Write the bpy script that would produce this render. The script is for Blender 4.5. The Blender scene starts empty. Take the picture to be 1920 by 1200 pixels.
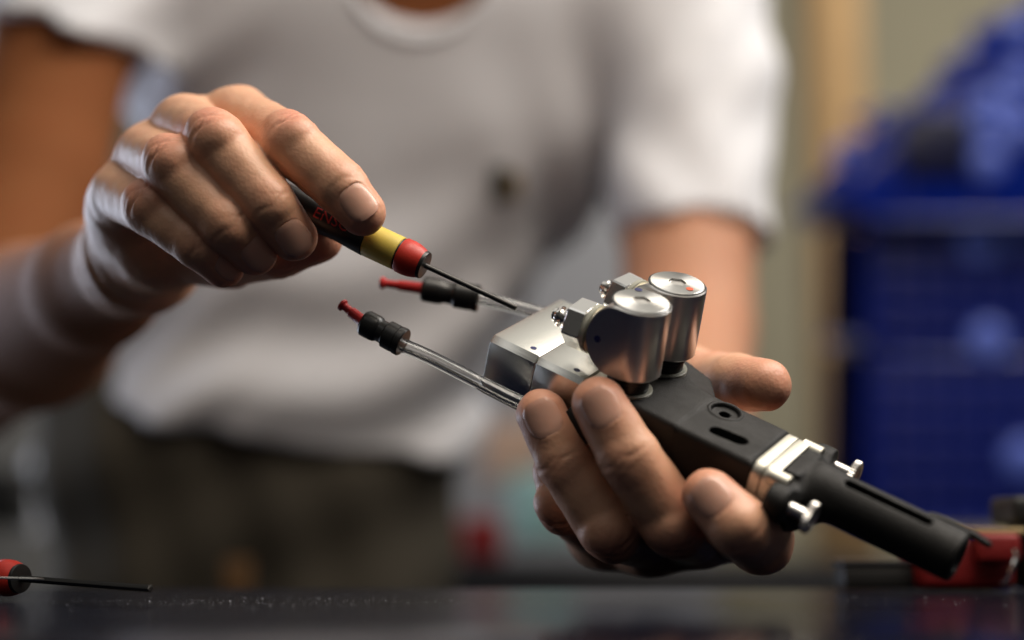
import bpy, bmesh, math, random
import numpy as np
from mathutils import Vector, Matrix
from mathutils.bvhtree import BVHTree

random.seed(7)
rng = np.random.default_rng(7)
scene = bpy.context.scene
col = scene.collection

# ------------------------------------------------------------------ camera
F = 3000.0                      # focal length in photo pixels (1920 wide)
PITCH = math.atan(400 / F)
CAM_H = 0.021
cam_data = bpy.data.cameras.new('camera')
cam_data.sensor_width = 36.0
cam_data.lens = 36.0 * F / 1920.0
cam_data.clip_start = 0.01
cam_data.clip_end = 60.0
cam_data.dof.use_dof = True
cam_data.dof.focus_distance = 0.496
cam_data.dof.aperture_fstop = 3.0
cam_data.dof.aperture_blades = 0
cam = bpy.data.objects.new('camera', cam_data)
cam.location = (0, 0, CAM_H)
cam.rotation_euler = (math.pi / 2 + PITCH, 0, 0)
col.objects.link(cam)
scene.camera = cam

# ------------------------------------------------------------------ world and lamps
world = bpy.data.worlds.new('World')
scene.world = world
world.use_nodes = True
bg = world.node_tree.nodes['Background']
bg.inputs[0].default_value = (0.80, 0.76, 0.70, 1)
bg.inputs[1].default_value = 0.065


def area(name, loc, target, sx, sy, power, color):
    d = bpy.data.lights.new(name, 'AREA')
    d.shape = 'RECTANGLE'
    d.size, d.size_y = sx, sy
    d.energy = power
    d.color = color
    o = bpy.data.objects.new(name, d)
    o.location = loc
    o.rotation_euler = (Vector(target) - Vector(loc)).to_track_quat('-Z', 'Y').to_euler()
    col.objects.link(o)
    return o


area('key_light', (0.27, 0.36, 0.72), (0.02, 0.52, 0.08), 0.58, 0.46, 6.8, (1.0, 0.89, 0.76))  # key light added close above the hands so it fades behind them
area('side_lamp', (1.05, 0.72, 1.20), (0.08, 1.0, 0.18), 0.8, 0.6, 14.0, (1.0, 0.96, 0.92))
area('rear_fill_light', (-0.50, -0.60, 1.6), (-0.05, 0.55, 0.10), 1.6, 0.8, 3.6, (1.0, 0.97, 0.92))  # added fill from behind the camera, also brightening the block chamfers
area('ceiling_lamp', (0.10, 0.90, 1.75), (0.10, 0.75, 0.0), 2.6, 1.8, 9.0, (1.0, 0.95, 0.86))
area('window_light', (-1.10, 1.52, 0.20), (-0.02, 0.58, 0.10), 0.9, 0.8, 9.5, (0.76, 0.83, 1.0))
area('workshop_lamp', (1.5, 2.1, 1.6), (0.5, 3.2, 0.2), 1.2, 0.6, 15.0, (1.0, 0.92, 0.80)).data.spread = math.radians(130)

scene.view_settings.view_transform = 'Standard'
scene.view_settings.look = 'None'
scene.view_settings.exposure = 0.0
scene.view_settings.gamma = 1.0
scene.cycles.use_denoising = True
scene.cycles.max_bounces = 8
scene.cycles.transmission_bounces = 8
scene.cycles.caustics_refractive = False
scene.cycles.caustics_reflective = False
scene.cycles.sample_clamp_indirect = 6.0

# ------------------------------------------------------------------ frames
CP, SP = math.cos(PITCH), math.sin(PITCH)
# lens frame (x right, y down, z forward, mm)  ->  world metres
R_CAM = np.array([[1, 0, 0], [0, SP, CP], [0, -CP, SP]], float)


def cw(P):
    P = np.asarray(P, float)
    return P @ R_CAM.T * 0.001 + np.array([0, 0, CAM_H])


def px(x, y, d):
    """point d mm away from the lens plane that the photo shows at (x, y)"""
    return np.array([(x - 960) / F * d, (y - 600) / F * d, d], float)


# tool frame: u along the tool, v across it (away), w up
_vb = np.array([2075, -1096, F], float)
B = _vb / np.linalg.norm(_vb)
_p = np.array([(920 - 960) / F, (630 - 600) / F, 1.0])
_q = np.array([(1020 - 960) / F, (678.5 - 600) / F, 1.0])
A = np.cross(np.cross(_p, _q), B)
A /= np.linalg.norm(A)
C = np.cross(B, A)
C /= np.linalg.norm(C)
C *= -np.sign(C[1])
ORG = _p * 500.0
TOOL = np.array([A, B, C])


def tl(P):
    return cw(np.asarray(P, float) @ TOOL + ORG)


def onv(x, y, v):
    """lens-frame point seen at (x, y) at tool coordinate v"""
    r = px(x, y, 1.0)
    return r * ((B @ ORG + v) / (B @ r))


def frame_fn(origin, zaxis, xhint=(0, 0, 1), to=cw):
    """local (x, y, z) mm -> world with z along zaxis (both given in the frame that `to` maps)"""
    z = np.asarray(zaxis, float); z = z / np.linalg.norm(z)
    x = np.asarray(xhint, float); x = x - z * (x @ z)
    if np.linalg.norm(x) < 1e-6:
        x = np.array([1, 0, 0.]) - z * z[0]
    x /= np.linalg.norm(x)
    y = np.cross(z, x)
    M = np.array([x, y, z]); o = np.asarray(origin, float)
    return lambda P: to(np.asarray(P, float) @ M + o)


# ------------------------------------------------------------------ mesh helpers
class Geo:
    def __init__(s):
        s.v = []; s.f = []

    def add(s, verts, faces, fn=None):
        verts = np.asarray(verts, float)
        if fn is not None:
            verts = fn(verts)
        o = len(s.v)
        s.v.extend(map(tuple, verts))
        s.f.extend(tuple(i + o for i in f) for f in faces)
        return s


def lathe(profile, n=32, shape=None, cap0=True, cap1=True):
    """profile [(r, z)], z along the axis; shape(theta, r, ring) may change r"""
    V = []; Fc = []
    for k, (r, z) in enumerate(profile):
        for i in range(n):
            t = 2 * math.pi * i / n
            rr = shape(t, r, k) if shape else r
            V.append((rr * math.cos(t), rr * math.sin(t), z))
    for k in range(len(profile) - 1):
        for i in range(n):
            j = (i + 1) % n
            Fc.append((k * n + i, k * n + j, (k + 1) * n + j, (k + 1) * n + i))
    if cap0:
        Fc.append(tuple(range(n - 1, -1, -1)))
    if cap1:
        Fc.append(tuple((len(profile) - 1) * n + i for i in range(n)))
    return V, Fc


def box(lo, hi, bev=0.0, seg=2):
    bm = bmesh.new()
    bmesh.ops.create_cube(bm, size=1)
    lo = np.asarray(lo, float); hi = np.asarray(hi, float)
    for v in bm.verts:
        v.co = Vector((lo + hi) / 2 + np.array(v.co) * (hi - lo))
    if bev > 0:
        bmesh.ops.bevel(bm, geom=bm.edges[:], offset=bev, segments=seg, affect='EDGES', profile=0.5)
    bm.verts.index_update()
    V = [tuple(v.co) for v in bm.verts]
    Fc = [tuple(v.index for v in f.verts) for f in bm.faces]
    bm.free()
    return V, Fc


def prism(poly, z0, z1, bev=0.0, seg=2):
    bm = bmesh.new()
    vs = [bm.verts.new((x, y, z0)) for x, y in poly]
    f = bm.faces.new(vs)
    r = bmesh.ops.extrude_face_region(bm, geom=[f])
    for e in r['geom']:
        if isinstance(e, bmesh.types.BMVert):
            e.co.z = z1
    bmesh.ops.recalc_face_normals(bm, faces=bm.faces[:])
    if bev > 0:
        es = [e for e in bm.edges if abs(e.verts[0].co.z - e.verts[1].co.z) < 1e-6]
        bmesh.ops.bevel(bm, geom=es, offset=bev, segments=seg, affect='EDGES', profile=0.5)
    bm.verts.index_update()
    V = [tuple(v.co) for v in bm.verts]
    Fc = [tuple(v.index for v in f.verts) for f in bm.faces]
    bm.free()
    return V, Fc


def tube(path, r, n=12, cap=True):
    """tube along path points; r scalar or list"""
    P = np.asarray(path, float); m = len(P)
    rs = np.full(m, r, float) if np.isscalar(r) else np.asarray(r, float)
    V = []; Fc = []
    T = np.gradient(P, axis=0)
    up = np.array([0.13, 0.21, 0.97])
    for k in range(m):
        t = T[k] / np.linalg.norm(T[k])
        x = up - t * (up @ t); x /= np.linalg.norm(x)
        y = np.cross(t, x); up = x
        for i in range(n):
            a = 2 * math.pi * i / n
            V.append(P[k] + rs[k] * (math.cos(a) * x + math.sin(a) * y))
    for k in range(m - 1):
        for i in range(n):
            j = (i + 1) % n
            Fc.append((k * n + i, k * n + j, (k + 1) * n + j, (k + 1) * n + i))
    if cap:
        Fc.append(tuple(range(n - 1, -1, -1)))
        Fc.append(tuple((m - 1) * n + i for i in range(n)))
    return V, Fc


def bez(pts, n=24):
    """Catmull-Rom through pts"""
    P = np.asarray(pts, float)
    P = np.vstack([2 * P[0] - P[1], P, 2 * P[-1] - P[-2]])
    out = []
    for i in range(1, len(P) - 2):
        for t in np.linspace(0, 1, n, endpoint=(i == len(P) - 3)):
            a, b, c, d = P[i - 1:i + 3]
            out.append(0.5 * (2 * b + (c - a) * t + (2 * a - 5 * b + 4 * c - d) * t * t + (3 * b - a - 3 * c + d) * t ** 3))
    return np.array(out)


def surface_nets(D, origin, h):
    """dense signed distance array -> quads"""
    S = D < 0
    nx, ny, nz = D.shape
    c = np.zeros((nx - 1, ny - 1, nz - 1), np.int8)
    for i in (0, 1):
        for j in (0, 1):
            for k in (0, 1):
                c += S[i:nx - 1 + i, j:ny - 1 + j, k:nz - 1 + k]
    cells = np.argwhere((c > 0) & (c < 8))
    idx = np.full(c.shape, -1, np.int32)
    ci, cj, ck = cells.T
    idx[ci, cj, ck] = np.arange(len(cells))
    acc = np.zeros((len(cells), 3)); cnt = np.zeros(len(cells))
    corners = [(i, j, k) for i in (0, 1) for j in (0, 1) for k in (0, 1)]
    vals = {q: D[ci + q[0], cj + q[1], ck + q[2]] for q in corners}
    for q in corners:
        for ax in range(3):
            if q[ax] == 0:
                q2 = list(q); q2[ax] = 1; q2 = tuple(q2)
                a, b = vals[q], vals[q2]
                m = (a < 0) != (b < 0)
                t = np.where(m, a / np.where(m, a - b, 1), 0)
                p = np.tile(np.array(q, float), (len(cells), 1))
                p[:, ax] += t
                acc[m] += p[m]; cnt[m] += 1
    G = acc / cnt[:, None] + cells
    # pull the vertices on to the true surface so that smooth skin carries no grid ripple
    top = np.array(D.shape) - 1.001
    def samp(P):
        P = np.clip(P, 0, top); i = P.astype(int); f = P - i
        r = 0
        for q in corners:
            w = np.prod(np.where(np.array(q) == 1, f, 1 - f), axis=1)
            r = r + w * D[i[:, 0] + q[0], i[:, 1] + q[1], i[:, 2] + q[2]]
        return r
    for _ in range(2):
        d = samp(G)
        gr = np.stack([samp(G + e_) - samp(G - e_) for e_ in np.eye(3) * 0.75], 1) / 1.5
        st = -(d / np.maximum((gr ** 2).sum(1), (0.4 * h) ** 2))[:, None] * gr
        G = G + np.clip(st, -0.45, 0.45)
    V = G * h + np.asarray(origin)
    quads = []
    for ax in range(3):
        o1, o2 = [a for a in range(3) if a != ax]
        a = np.take(S, range(D.shape[ax] - 1), axis=ax)
        b = np.take(S, range(1, D.shape[ax]), axis=ax)
        e = np.argwhere(a != b)
        e = e[(e[:, o1] > 0) & (e[:, o2] > 0) & (e[:, o1] < D.shape[o1] - 1) & (e[:, o2] < D.shape[o2] - 1)]
        inside = S[e[:, 0], e[:, 1], e[:, 2]]
        def g(d1, d2):
            q = e.copy(); q[:, o1] += d1; q[:, o2] += d2
            return idx[q[:, 0], q[:, 1], q[:, 2]]
        Q = np.stack([g(-1, -1), g(0, -1), g(0, 0), g(-1, 0)], 1)
        flip = inside if ax != 1 else ~inside
        Q[~flip] = Q[~flip][:, ::-1]
        quads.append(Q)
    return V, np.vstack(quads)


class Field:
    """signed distance grid; primitives are evaluated in their own neighbourhood only"""
    def __init__(s, lo, hi, h):
        s.lo = np.asarray(lo, float); s.h = h
        s.n = np.ceil((np.asarray(hi, float) - s.lo) / h).astype(int) + 1
        s.ax = [(s.lo[i] + h * np.arange(s.n[i])).astype(np.float32) for i in range(3)]

    def new(s, val=30.0):
        return np.full(tuple(s.n), val, np.float32)

    def sub(s, lo, hi):
        i0 = np.clip(np.floor((np.asarray(lo) - s.lo) / s.h).astype(int), 0, s.n)
        i1 = np.clip(np.ceil((np.asarray(hi) - s.lo) / s.h).astype(int) + 1, 0, s.n)
        sl = tuple(slice(a, b) for a, b in zip(i0, i1))
        if any(b <= a for a, b in zip(i0, i1)):
            return None, None
        g = np.ix_(s.ax[0][sl[0]], s.ax[1][sl[1]], s.ax[2][sl[2]])
        return sl, g


def smin(a, b, k):
    h = np.maximum(k - np.abs(a - b), 0) / k
    return np.minimum(a, b) - h * h * (k * 0.25)


def cone_val(g, a, b, ra, rb):
    a = np.asarray(a, np.float32); b = np.asarray(b, np.float32)
    ab = b - a
    L2 = float(ab @ ab) + 1e-9
    X, Y, Z = g[0] - a[0], g[1] - a[1], g[2] - a[2]
    t = np.clip((X * ab[0] + Y * ab[1] + Z * ab[2]) / L2, 0, 1)
    d = np.sqrt((X - t * ab[0]) ** 2 + (Y - t * ab[1]) ** 2 + (Z - t * ab[2]) ** 2)
    return d - (ra + t * (rb - ra))


def add_cone(fd, D, a, b, ra, rb, k, m=9.0):
    a = np.asarray(a, float); b = np.asarray(b, float)
    R = max(ra, rb) + m
    sl, g = fd.sub(np.minimum(a, b) - R, np.maximum(a, b) + R)
    if sl is None:
        return
    D[sl] = smin(D[sl], cone_val(g, a, b, ra, rb), k)


# ------------------------------------------------------------------ objects
def empty(name, loc, label, cat, group=None):
    o = bpy.data.objects.new(name, None)
    o.empty_display_size = 0.02
    o.location = Vector(loc)
    col.objects.link(o)
    o['label'] = label; o['category'] = cat
    if group:
        o['group'] = group
    return o


def wloc(o):
    p = Vector((0, 0, 0))
    while o is not None:
        p += o.location
        o = o.parent
    return p


def make(name, geo, mat, parent=None, loc=None, smooth=True, angle=35, label=None, cat=None, group=None, kind=None, attr=None, vattr=None):
    """one mesh object; geo holds world coordinates"""
    V, Fc = (geo.v, geo.f) if isinstance(geo, Geo) else geo
    V = np.asarray(V, float)
    base = np.array(wloc(parent)) if parent is not None else (np.asarray(loc, float) if loc is not None else np.array([*(V.min(0) + V.max(0))[:2] / 2, V[:, 2].min()]))
    me = bpy.data.meshes.new(name)
    me.from_pydata((V - base).tolist(), [], [list(map(int, f)) for f in Fc] if not isinstance(Fc, np.ndarray) else Fc.tolist())
    if attr:
        for an, av in attr.items():
            at = me.attributes.new(an, 'FLOAT', 'POINT')
            at.data.foreach_set('value', np.asarray(av, np.float32))
    pt = parent
    while pt is not None and pt.parent is not None:
        pt = pt.parent
    if pt is not None and pt.name == 'hand_tool':
        cam_mm = (V - np.array([0, 0, CAM_H])) @ R_CAM * 1000.0
        at = me.attributes.new('tuv', 'FLOAT_VECTOR', 'POINT')
        at.data.foreach_set('vector', ((cam_mm - ORG) @ TOOL.T * 0.001).astype(np.float32).ravel())
    for an, av in (vattr or {}).items():
        at = me.attributes.new(an, 'FLOAT_VECTOR', 'POINT')
        at.data.foreach_set('vector', (np.asarray(av) / np.linalg.norm(av, axis=1).max()).astype(np.float32).ravel())
    if not isinstance(Fc, np.ndarray):
        bm = bmesh.new(); bm.from_mesh(me)
        bmesh.ops.recalc_face_normals(bm, faces=bm.faces[:])
        bm.to_mesh(me); bm.free()
    if smooth:
        me.shade_smooth()
        if angle:
            me.set_sharp_from_angle(angle=math.radians(angle))
    else:
        me.shade_flat()
    me.materials.append(mat)
    o = bpy.data.objects.new(name, me)
    col.objects.link(o)
    if parent is not None:
        o.parent = parent
    else:
        o.location = Vector(base)
    if label: o['label'] = label
    if cat: o['category'] = cat
    if group: o['group'] = group
    if kind: o['kind'] = kind
    return o


def copy_part(o, parent):
    c = o.copy(); col.objects.link(c); c.parent = parent
    return c


# ------------------------------------------------------------------ materials
def mat(name, color, rough=0.5, metal=0.0, bump=None, spec=0.5, var=None, coat=0.0, trans=0.0, ior=1.45, sss=0.0, aniso=0.0, tuv=False, wear=None):
    """bump = (scale, strength, distance, stretch); var = (scale, amount)"""
    m = bpy.data.materials.new(name); m.use_nodes = True
    nt = m.node_tree; N = nt.nodes; L = nt.links
    p = N['Principled BSDF']
    p.inputs['Base Color'].default_value = (*color, 1)
    p.inputs['Roughness'].default_value = rough
    p.inputs['Metallic'].default_value = metal
    p.inputs['Specular IOR Level'].default_value = spec
    p.inputs['Coat Weight'].default_value = coat
    p.inputs['Transmission Weight'].default_value = trans
    p.inputs['IOR'].default_value = ior
    p.inputs['Anisotropic'].default_value = aniso
    if sss:
        p.inputs['Subsurface Weight'].default_value = sss
        p.inputs['Subsurface Radius'].default_value = (1.0, 0.35, 0.2)
        p.inputs['Subsurface Scale'].default_value = 0.003
    tc = N.new('ShaderNodeTexCoord')
    if tuv:
        tc = N.new('ShaderNodeAttribute'); tc.attribute_name = 'tuv'
    CO = tc.outputs['Vector' if tuv else 'Object']
    if wear:
        # smears, fine scratches and handling marks in the gloss
        nw = N.new('ShaderNodeTexNoise'); nw.inputs['Scale'].default_value = wear[0]; nw.inputs['Detail'].default_value = 8
        nw.inputs['Roughness'].default_value = 0.7
        L.new(CO, nw.inputs['Vector'])
        mr = N.new('ShaderNodeMapRange')
        mr.inputs['From Min'].default_value = 0.3; mr.inputs['From Max'].default_value = 0.7
        mr.inputs['To Min'].default_value = rough - wear[1]; mr.inputs['To Max'].default_value = rough + wear[1]
        L.new(nw.outputs[0], mr.inputs[0]); L.new(mr.outputs[0], p.inputs['Roughness'])
    if bump:
        sc, st, di, stretch = bump
        mp = N.new('ShaderNodeMapping'); mp.inputs['Scale'].default_value = stretch
        L.new(CO, mp.inputs[0])
        nz = N.new('ShaderNodeTexNoise'); nz.inputs['Scale'].default_value = sc; nz.inputs['Detail'].default_value = 4
        L.new(mp.outputs[0], nz.inputs['Vector'])
        bp = N.new('ShaderNodeBump'); bp.inputs['Strength'].default_value = st; bp.inputs['Distance'].default_value = di
        L.new(nz.outputs[0], bp.inputs['Height']); L.new(bp.outputs[0], p.inputs['Normal'])
    if var:
        sc, am = var
        nz = N.new('ShaderNodeTexNoise'); nz.inputs['Scale'].default_value = sc; nz.inputs['Detail'].default_value = 5
        L.new(CO, nz.inputs['Vector'])
        mx = N.new('ShaderNodeMix'); mx.data_type = 'RGBA'
        mx.inputs[6].default_value = (*[c * (1 - am) for c in color], 1)
        mx.inputs[7].default_value = (*[min(1, c * (1 + am)) for c in color], 1)
        L.new(nz.outputs[0], mx.inputs[0]); L.new(mx.outputs[2], p.inputs['Base Color'])
    return m


def skin_mat():
    m = bpy.data.materials.new('skin'); m.use_nodes = True
    nt = m.node_tree; N = nt.nodes; L = nt.links
    p = N['Principled BSDF']
    p.inputs['Roughness'].default_value = 0.47
    p.inputs['Specular IOR Level'].default_value = 0.45
    p.inputs['Subsurface Weight'].default_value = 0.14
    p.inputs['Subsurface Radius'].default_value = (1.0, 0.35, 0.18)
    p.inputs['Subsurface Scale'].default_value = 0.0025
    tc = N.new('ShaderNodeTexCoord')
    nz = N.new('ShaderNodeTexNoise'); nz.inputs['Scale'].default_value = 90; nz.inputs['Detail'].default_value = 6
    L.new(tc.outputs['Object'], nz.inputs['Vector'])
    at = N.new('ShaderNodeAttribute'); at.attribute_name = 'flush'
    ad = N.new('ShaderNodeMath'); ad.operation = 'MULTIPLY_ADD'
    ad.inputs[1].default_value = 0.55; L.new(nz.outputs[0], ad.inputs[0])
    sb = N.new('ShaderNodeMath'); sb.operation = 'ADD'; sb.inputs[1].default_value = -0.2
    L.new(at.outputs['Fac'], sb.inputs[0]); L.new(sb.outputs[0], ad.inputs[2])
    rp = N.new('ShaderNodeValToRGB')
    rp.color_ramp.elements[0].color = (0.67, 0.375, 0.235, 1)
    rp.color_ramp.elements[1].color = (0.60, 0.22, 0.15, 1)
    rp.color_ramp.elements[0].position = 0.05; rp.color_ramp.elements[1].position = 0.85
    L.new(ad.outputs[0], rp.inputs[0]); ta = N.new('ShaderNodeAttribute'); ta.attribute_name = 'tan'
    tm = N.new('ShaderNodeMix'); tm.data_type = 'RGBA'; tm.blend_type = 'MULTIPLY'
    tm.inputs[7].default_value = (0.34, 0.24, 0.15, 1)  # arm tan, deepened to carry the shade on the arms
    L.new(ta.outputs['Fac'], tm.inputs[0]); L.new(rp.outputs[0], tm.inputs[6]); L.new(tm.outputs[2], p.inputs['Base Color'])
    sr = N.new('ShaderNodeMapRange')
    sr.inputs['To Min'].default_value = 0.45; sr.inputs['To Max'].default_value = 0.05
    L.new(ta.outputs['Fac'], sr.inputs[0]); L.new(sr.outputs[0], p.inputs['Specular IOR Level'])
    rr_ = N.new('ShaderNodeMapRange')
    rr_.inputs['To Min'].default_value = 0.46; rr_.inputs['To Max'].default_value = 0.72
    L.new(ta.outputs['Fac'], rr_.inputs[0]); L.new(rr_.outputs[0], p.inputs['Roughness'])
    vo = N.new('ShaderNodeTexVoronoi'); vo.inputs['Scale'].default_value = 900
    L.new(tc.outputs['Object'], vo.inputs['Vector'])
    n2 = N.new('ShaderNodeTexNoise'); n2.inputs['Scale'].default_value = 420; n2.inputs['Detail'].default_value = 5
    L.new(tc.outputs['Object'], n2.inputs['Vector'])
    mx = N.new('ShaderNodeMath'); mx.operation = 'MULTIPLY_ADD'; mx.inputs[1].default_value = 0.28
    L.new(vo.outputs['Distance'], mx.inputs[0]); L.new(n2.outputs[0], mx.inputs[2])
    bp = N.new('ShaderNodeBump'); bp.inputs['Strength'].default_value = 0.55; bp.inputs['Distance'].default_value = 0.0003
    L.new(mx.outputs[0], bp.inputs['Height']); L.new(bp.outputs[0], p.inputs['Normal'])
    return m


M = {}
M['skin'] = skin_mat()
M['nail'] = mat('nail', (0.66, 0.37, 0.275), 0.27, sss=0.15, spec=0.5, bump=(60, 0.15, 0.0002, (1, 1, 12)))
M['shirt'] = mat('white cotton', (0.725, 0.73, 0.765), 0.9, bump=(600, 0.3, 0.0006, (1, 1, 1)), spec=0.2)
M['trousers'] = mat('dark brown cloth', (0.066, 0.058, 0.045), 0.95, bump=(400, 0.4, 0.001, (1, 1, 1)), var=(9, 0.35), spec=0.15)
M['alu'] = mat('satin aluminium', (0.74, 0.74, 0.70), 0.27, 1.0, bump=(1800, 0.10, 0.0001, (0.015, 1, 1)), tuv=True)
M['alu_edge'] = mat('milled aluminium', (0.83, 0.83, 0.80), 0.30, 1.0)
M['steel'] = mat('turned steel', (0.74, 0.72, 0.69), 0.30, 1.0, bump=(1800, 0.07, 0.0001, (0.05, 0.05, 1)), tuv=True, wear=(40, 0.015))
M['turned'] = mat('lathe turned steel', (0.72, 0.71, 0.68), 0.30, 1.0, aniso=0.85)
_n = M['turned'].node_tree
_a = _n.nodes.new('ShaderNodeAttribute'); _a.attribute_name = 'tang'
_n.links.new(_a.outputs['Vector'], _n.nodes['Principled BSDF'].inputs['Tangent'])
M['chrome'] = mat('nickel', (0.78, 0.77, 0.75), 0.13, 1.0)
M['plate'] = mat('nickel plate', (0.52, 0.505, 0.44), 0.5, 1.0, bump=(900, 0.08, 0.0001, (1, 1, 1)))
M['nylon'] = mat('black sintered nylon', (0.0065, 0.0062, 0.0058), 0.58, bump=(2200, 0.9, 0.00025, (1, 1, 1)), var=(110, 0.45), tuv=True, wear=(140, 0.1), spec=0.35)
M['black'] = mat('black plastic', (0.012, 0.012, 0.012), 0.35)
M['hole'] = mat('dark hole', (0.006, 0.006, 0.006), 0.6)
M['seal'] = mat('translucent seal', (0.50, 0.50, 0.42), 0.3, trans=0.35)
M['ring'] = mat('brass washer', (0.36, 0.33, 0.24), 0.4, 0.8)
M['dot_blue'] = mat('blue ink', (0.012, 0.016, 0.10), 0.4)
M['dot_red'] = mat('orange ink', (0.70, 0.10, 0.03), 0.45)
M['hose'] = mat('clear polyurethane hose', (0.96, 0.97, 0.97), 0.04, trans=1.0, ior=1.42)
M['plug'] = mat('red plastic plug', (0.42, 0.02, 0.02), 0.35, sss=0.1)
M['yellow'] = mat('yellow plastic', (0.66, 0.52, 0.10), 0.42, bump=(900, 0.1, 0.0001, (1, 1, 1)), var=(220, 0.14), wear=(200, 0.1))
M['red'] = mat('red plastic', (0.50, 0.028, 0.016), 0.45, bump=(1500, 0.25, 0.0002, (1, 1, 1)), var=(260, 0.22), wear=(200, 0.1))
M['letter'] = mat('red print', (0.45, 0.03, 0.03), 0.5)
M['shaft'] = mat('burnished steel shaft', (0.09, 0.088, 0.085), 0.33, 0.9, bump=(1200, 0.2, 0.0001, (1, 1, 1)))
M['table'] = mat('dark gloss table top', (0.003, 0.004, 0.010), 0.17, spec=0.075, bump=(40, 0.05, 0.0002, (1, 0.15, 1)))
M['table_edge'] = mat('dark table frame', (0.010, 0.010, 0.012), 0.5)
M['dust'] = mat('metal dust', (0.5, 0.52, 0.58), 0.5)
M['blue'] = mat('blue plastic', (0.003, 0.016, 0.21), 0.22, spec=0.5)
M['lilac'] = mat('pale highlight blue', (0.10, 0.15, 0.56), 0.3)  # lilac of the highlights, put into the colour
M['rib_blue'] = mat('paler blue plastic', (0.025, 0.035, 0.22), 0.3)  # grid ribs in a paler blue than the panels
M['shade_blue'] = mat('interior shade blue', (0.003, 0.004, 0.03), 0.4)  # shade inside the open bin as a near black colour
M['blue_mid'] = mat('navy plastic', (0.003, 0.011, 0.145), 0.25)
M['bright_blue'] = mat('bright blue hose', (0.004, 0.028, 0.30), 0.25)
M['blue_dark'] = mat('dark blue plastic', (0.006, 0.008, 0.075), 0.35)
M['wall'] = mat('olive beige wall', (0.31, 0.29, 0.215), 0.9, var=(3, 0.12))
M['wood'] = mat('pale timber', (0.55, 0.345, 0.155), 0.7, var=(14, 0.2), bump=(30, 0.2, 0.001, (1, 1, 0.1)))
M['pouch'] = mat('red nylon pouch', (0.20, 0.006, 0.006), 0.6, bump=(500, 0.4, 0.0006, (1, 1, 1)))
M['trim'] = mat('tan binding', (0.30, 0.22, 0.10), 0.8)
M['teal'] = mat('pale teal plastic', (0.28, 0.46, 0.44), 0.5)
M['peach'] = mat('peach cardboard', (0.50, 0.33, 0.24), 0.8)
M['grey'] = mat('grey painted metal', (0.20, 0.20, 0.20), 0.5, var=(6, 0.15))
M['palegrey'] = mat('pale grey laminate', (0.34, 0.35, 0.39), 0.5, var=(4, 0.1))
M['floor'] = mat('grey workshop floor', (0.10, 0.10, 0.105), 0.4, var=(5, 0.2))
M['badge_dark'] = mat('olive thread', (0.05, 0.055, 0.045), 0.9)
M['badge_gold'] = mat('ochre thread', (0.30, 0.20, 0.07), 0.9)
M['orange'] = mat('orange leather tag', (0.12, 0.06, 0.02), 0.7)
M['white_panel'] = mat('white panel', (0.72, 0.75, 0.82), 0.5)

# ------------------------------------------------------------------ the setting
def quad_box(name, lo, hi, m, bev=0.0, **kw):
    V, Fc = box(lo, hi, bev)
    return make(name, (V, Fc), m, **kw)


quad_box('floor', (-4, -1.0, -0.94), (4, 4.2, -0.90), M['floor'], kind='structure')
quad_box('wall', (-4, 3.4, -0.90), (4, 3.5, 2.4), M['wall'], kind='structure')

bench = empty('workbench', (0, 0.38, -0.90), 'dark glossy workbench top in the foreground under both hands', 'workbench')
make('table_top', box((-1.2, 0.12, -0.032), (1.2, 0.625, 0.0), 0.002), M['table'], bench, angle=50)
for sx in (-1.1, 1.1):
    for sy in (0.18, 0.57):
        make('leg', box((sx - .025, sy - .025, -0.90), (sx + .025, sy + .025, -0.033), 0.003), M['table_edge'], bench)

# dust and filings on the table
g = Geo()
for i in range(800):
    y = float(np.clip(rng.normal(0.505, 0.022), 0.40, 0.62)); x = rng.uniform(-0.20, 0.20)
    if rng.random() < 0.7:
        x = rng.normal(-0.07, 0.05)
    s = rng.uniform(0.00003, 0.00009) * (2.0 if rng.random() < 0.04 else 1)
    a = rng.uniform(0, 6.28); st = rng.uniform(1, 2.5)
    ca, sa = math.cos(a), math.sin(a)
    pts = [(x + s * st * ca, y + s * st * sa, 0.00002), (x - s * st * sa, y + s * st * ca, 0.00002), (x - s * ca, y - s * sa, 0.00002), (x + s * sa, y - s * ca, 0.00002), (x, y, s * 1.4)]
    g.add(pts, [(0, 1, 4), (1, 2, 4), (2, 3, 4), (3, 0, 4), (3, 2, 1, 0)])
make('dust', g, M['dust'], loc=(0, 0.5, 0), smooth=False, kind='stuff', label='fine pale dust and filings lying on the table top')


# ------------------------------------------------------------------ the hand tool
tool = empty('hand_tool', tl((30, 20, -21)), 'aluminium and black hand tool with two steel valves held in the left hand', 'tool')


def tb(lo, hi, bev, seg=2):
    V, Fc = box(lo, hi, bev, seg)
    return tl(V), Fc


def tbody(u0, u1, v0, v1, w0, w1, ch, fine=0.3):
    """block with chamfered long top edges: profile in (v, w) extruded along u"""
    prof = [(v0, w0 + 0.6), (v0 + 0.6, w0), (v1 - 0.6, w0), (v1, w0 + 0.6), (v1, w1 - ch), (v1 - ch, w1), (v0 + ch, w1), (v0, w1 - ch)]
    V, Fc = prism(prof, u0, u1, fine, 2)
    V = np.asarray(V)[:, [2, 0, 1]]
    return tl(V), Fc


make('front_block', tbody(0, 17.4, 0, 43.6, -20.6, 0, 1.9, 0.55), M['alu'], tool, angle=25)
make('rear_block', tbody(17.6, 34.0, 0.05, 43.5, -20.4, -0.1, 1.7, 0.12), M['alu'], tool, angle=25)
make('mount_plate', tbody(34.15, 47.9, 0.5, 43.0, -20.2, -0.9, 1.2, 0.12), M['plate'], tool, angle=25)


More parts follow.
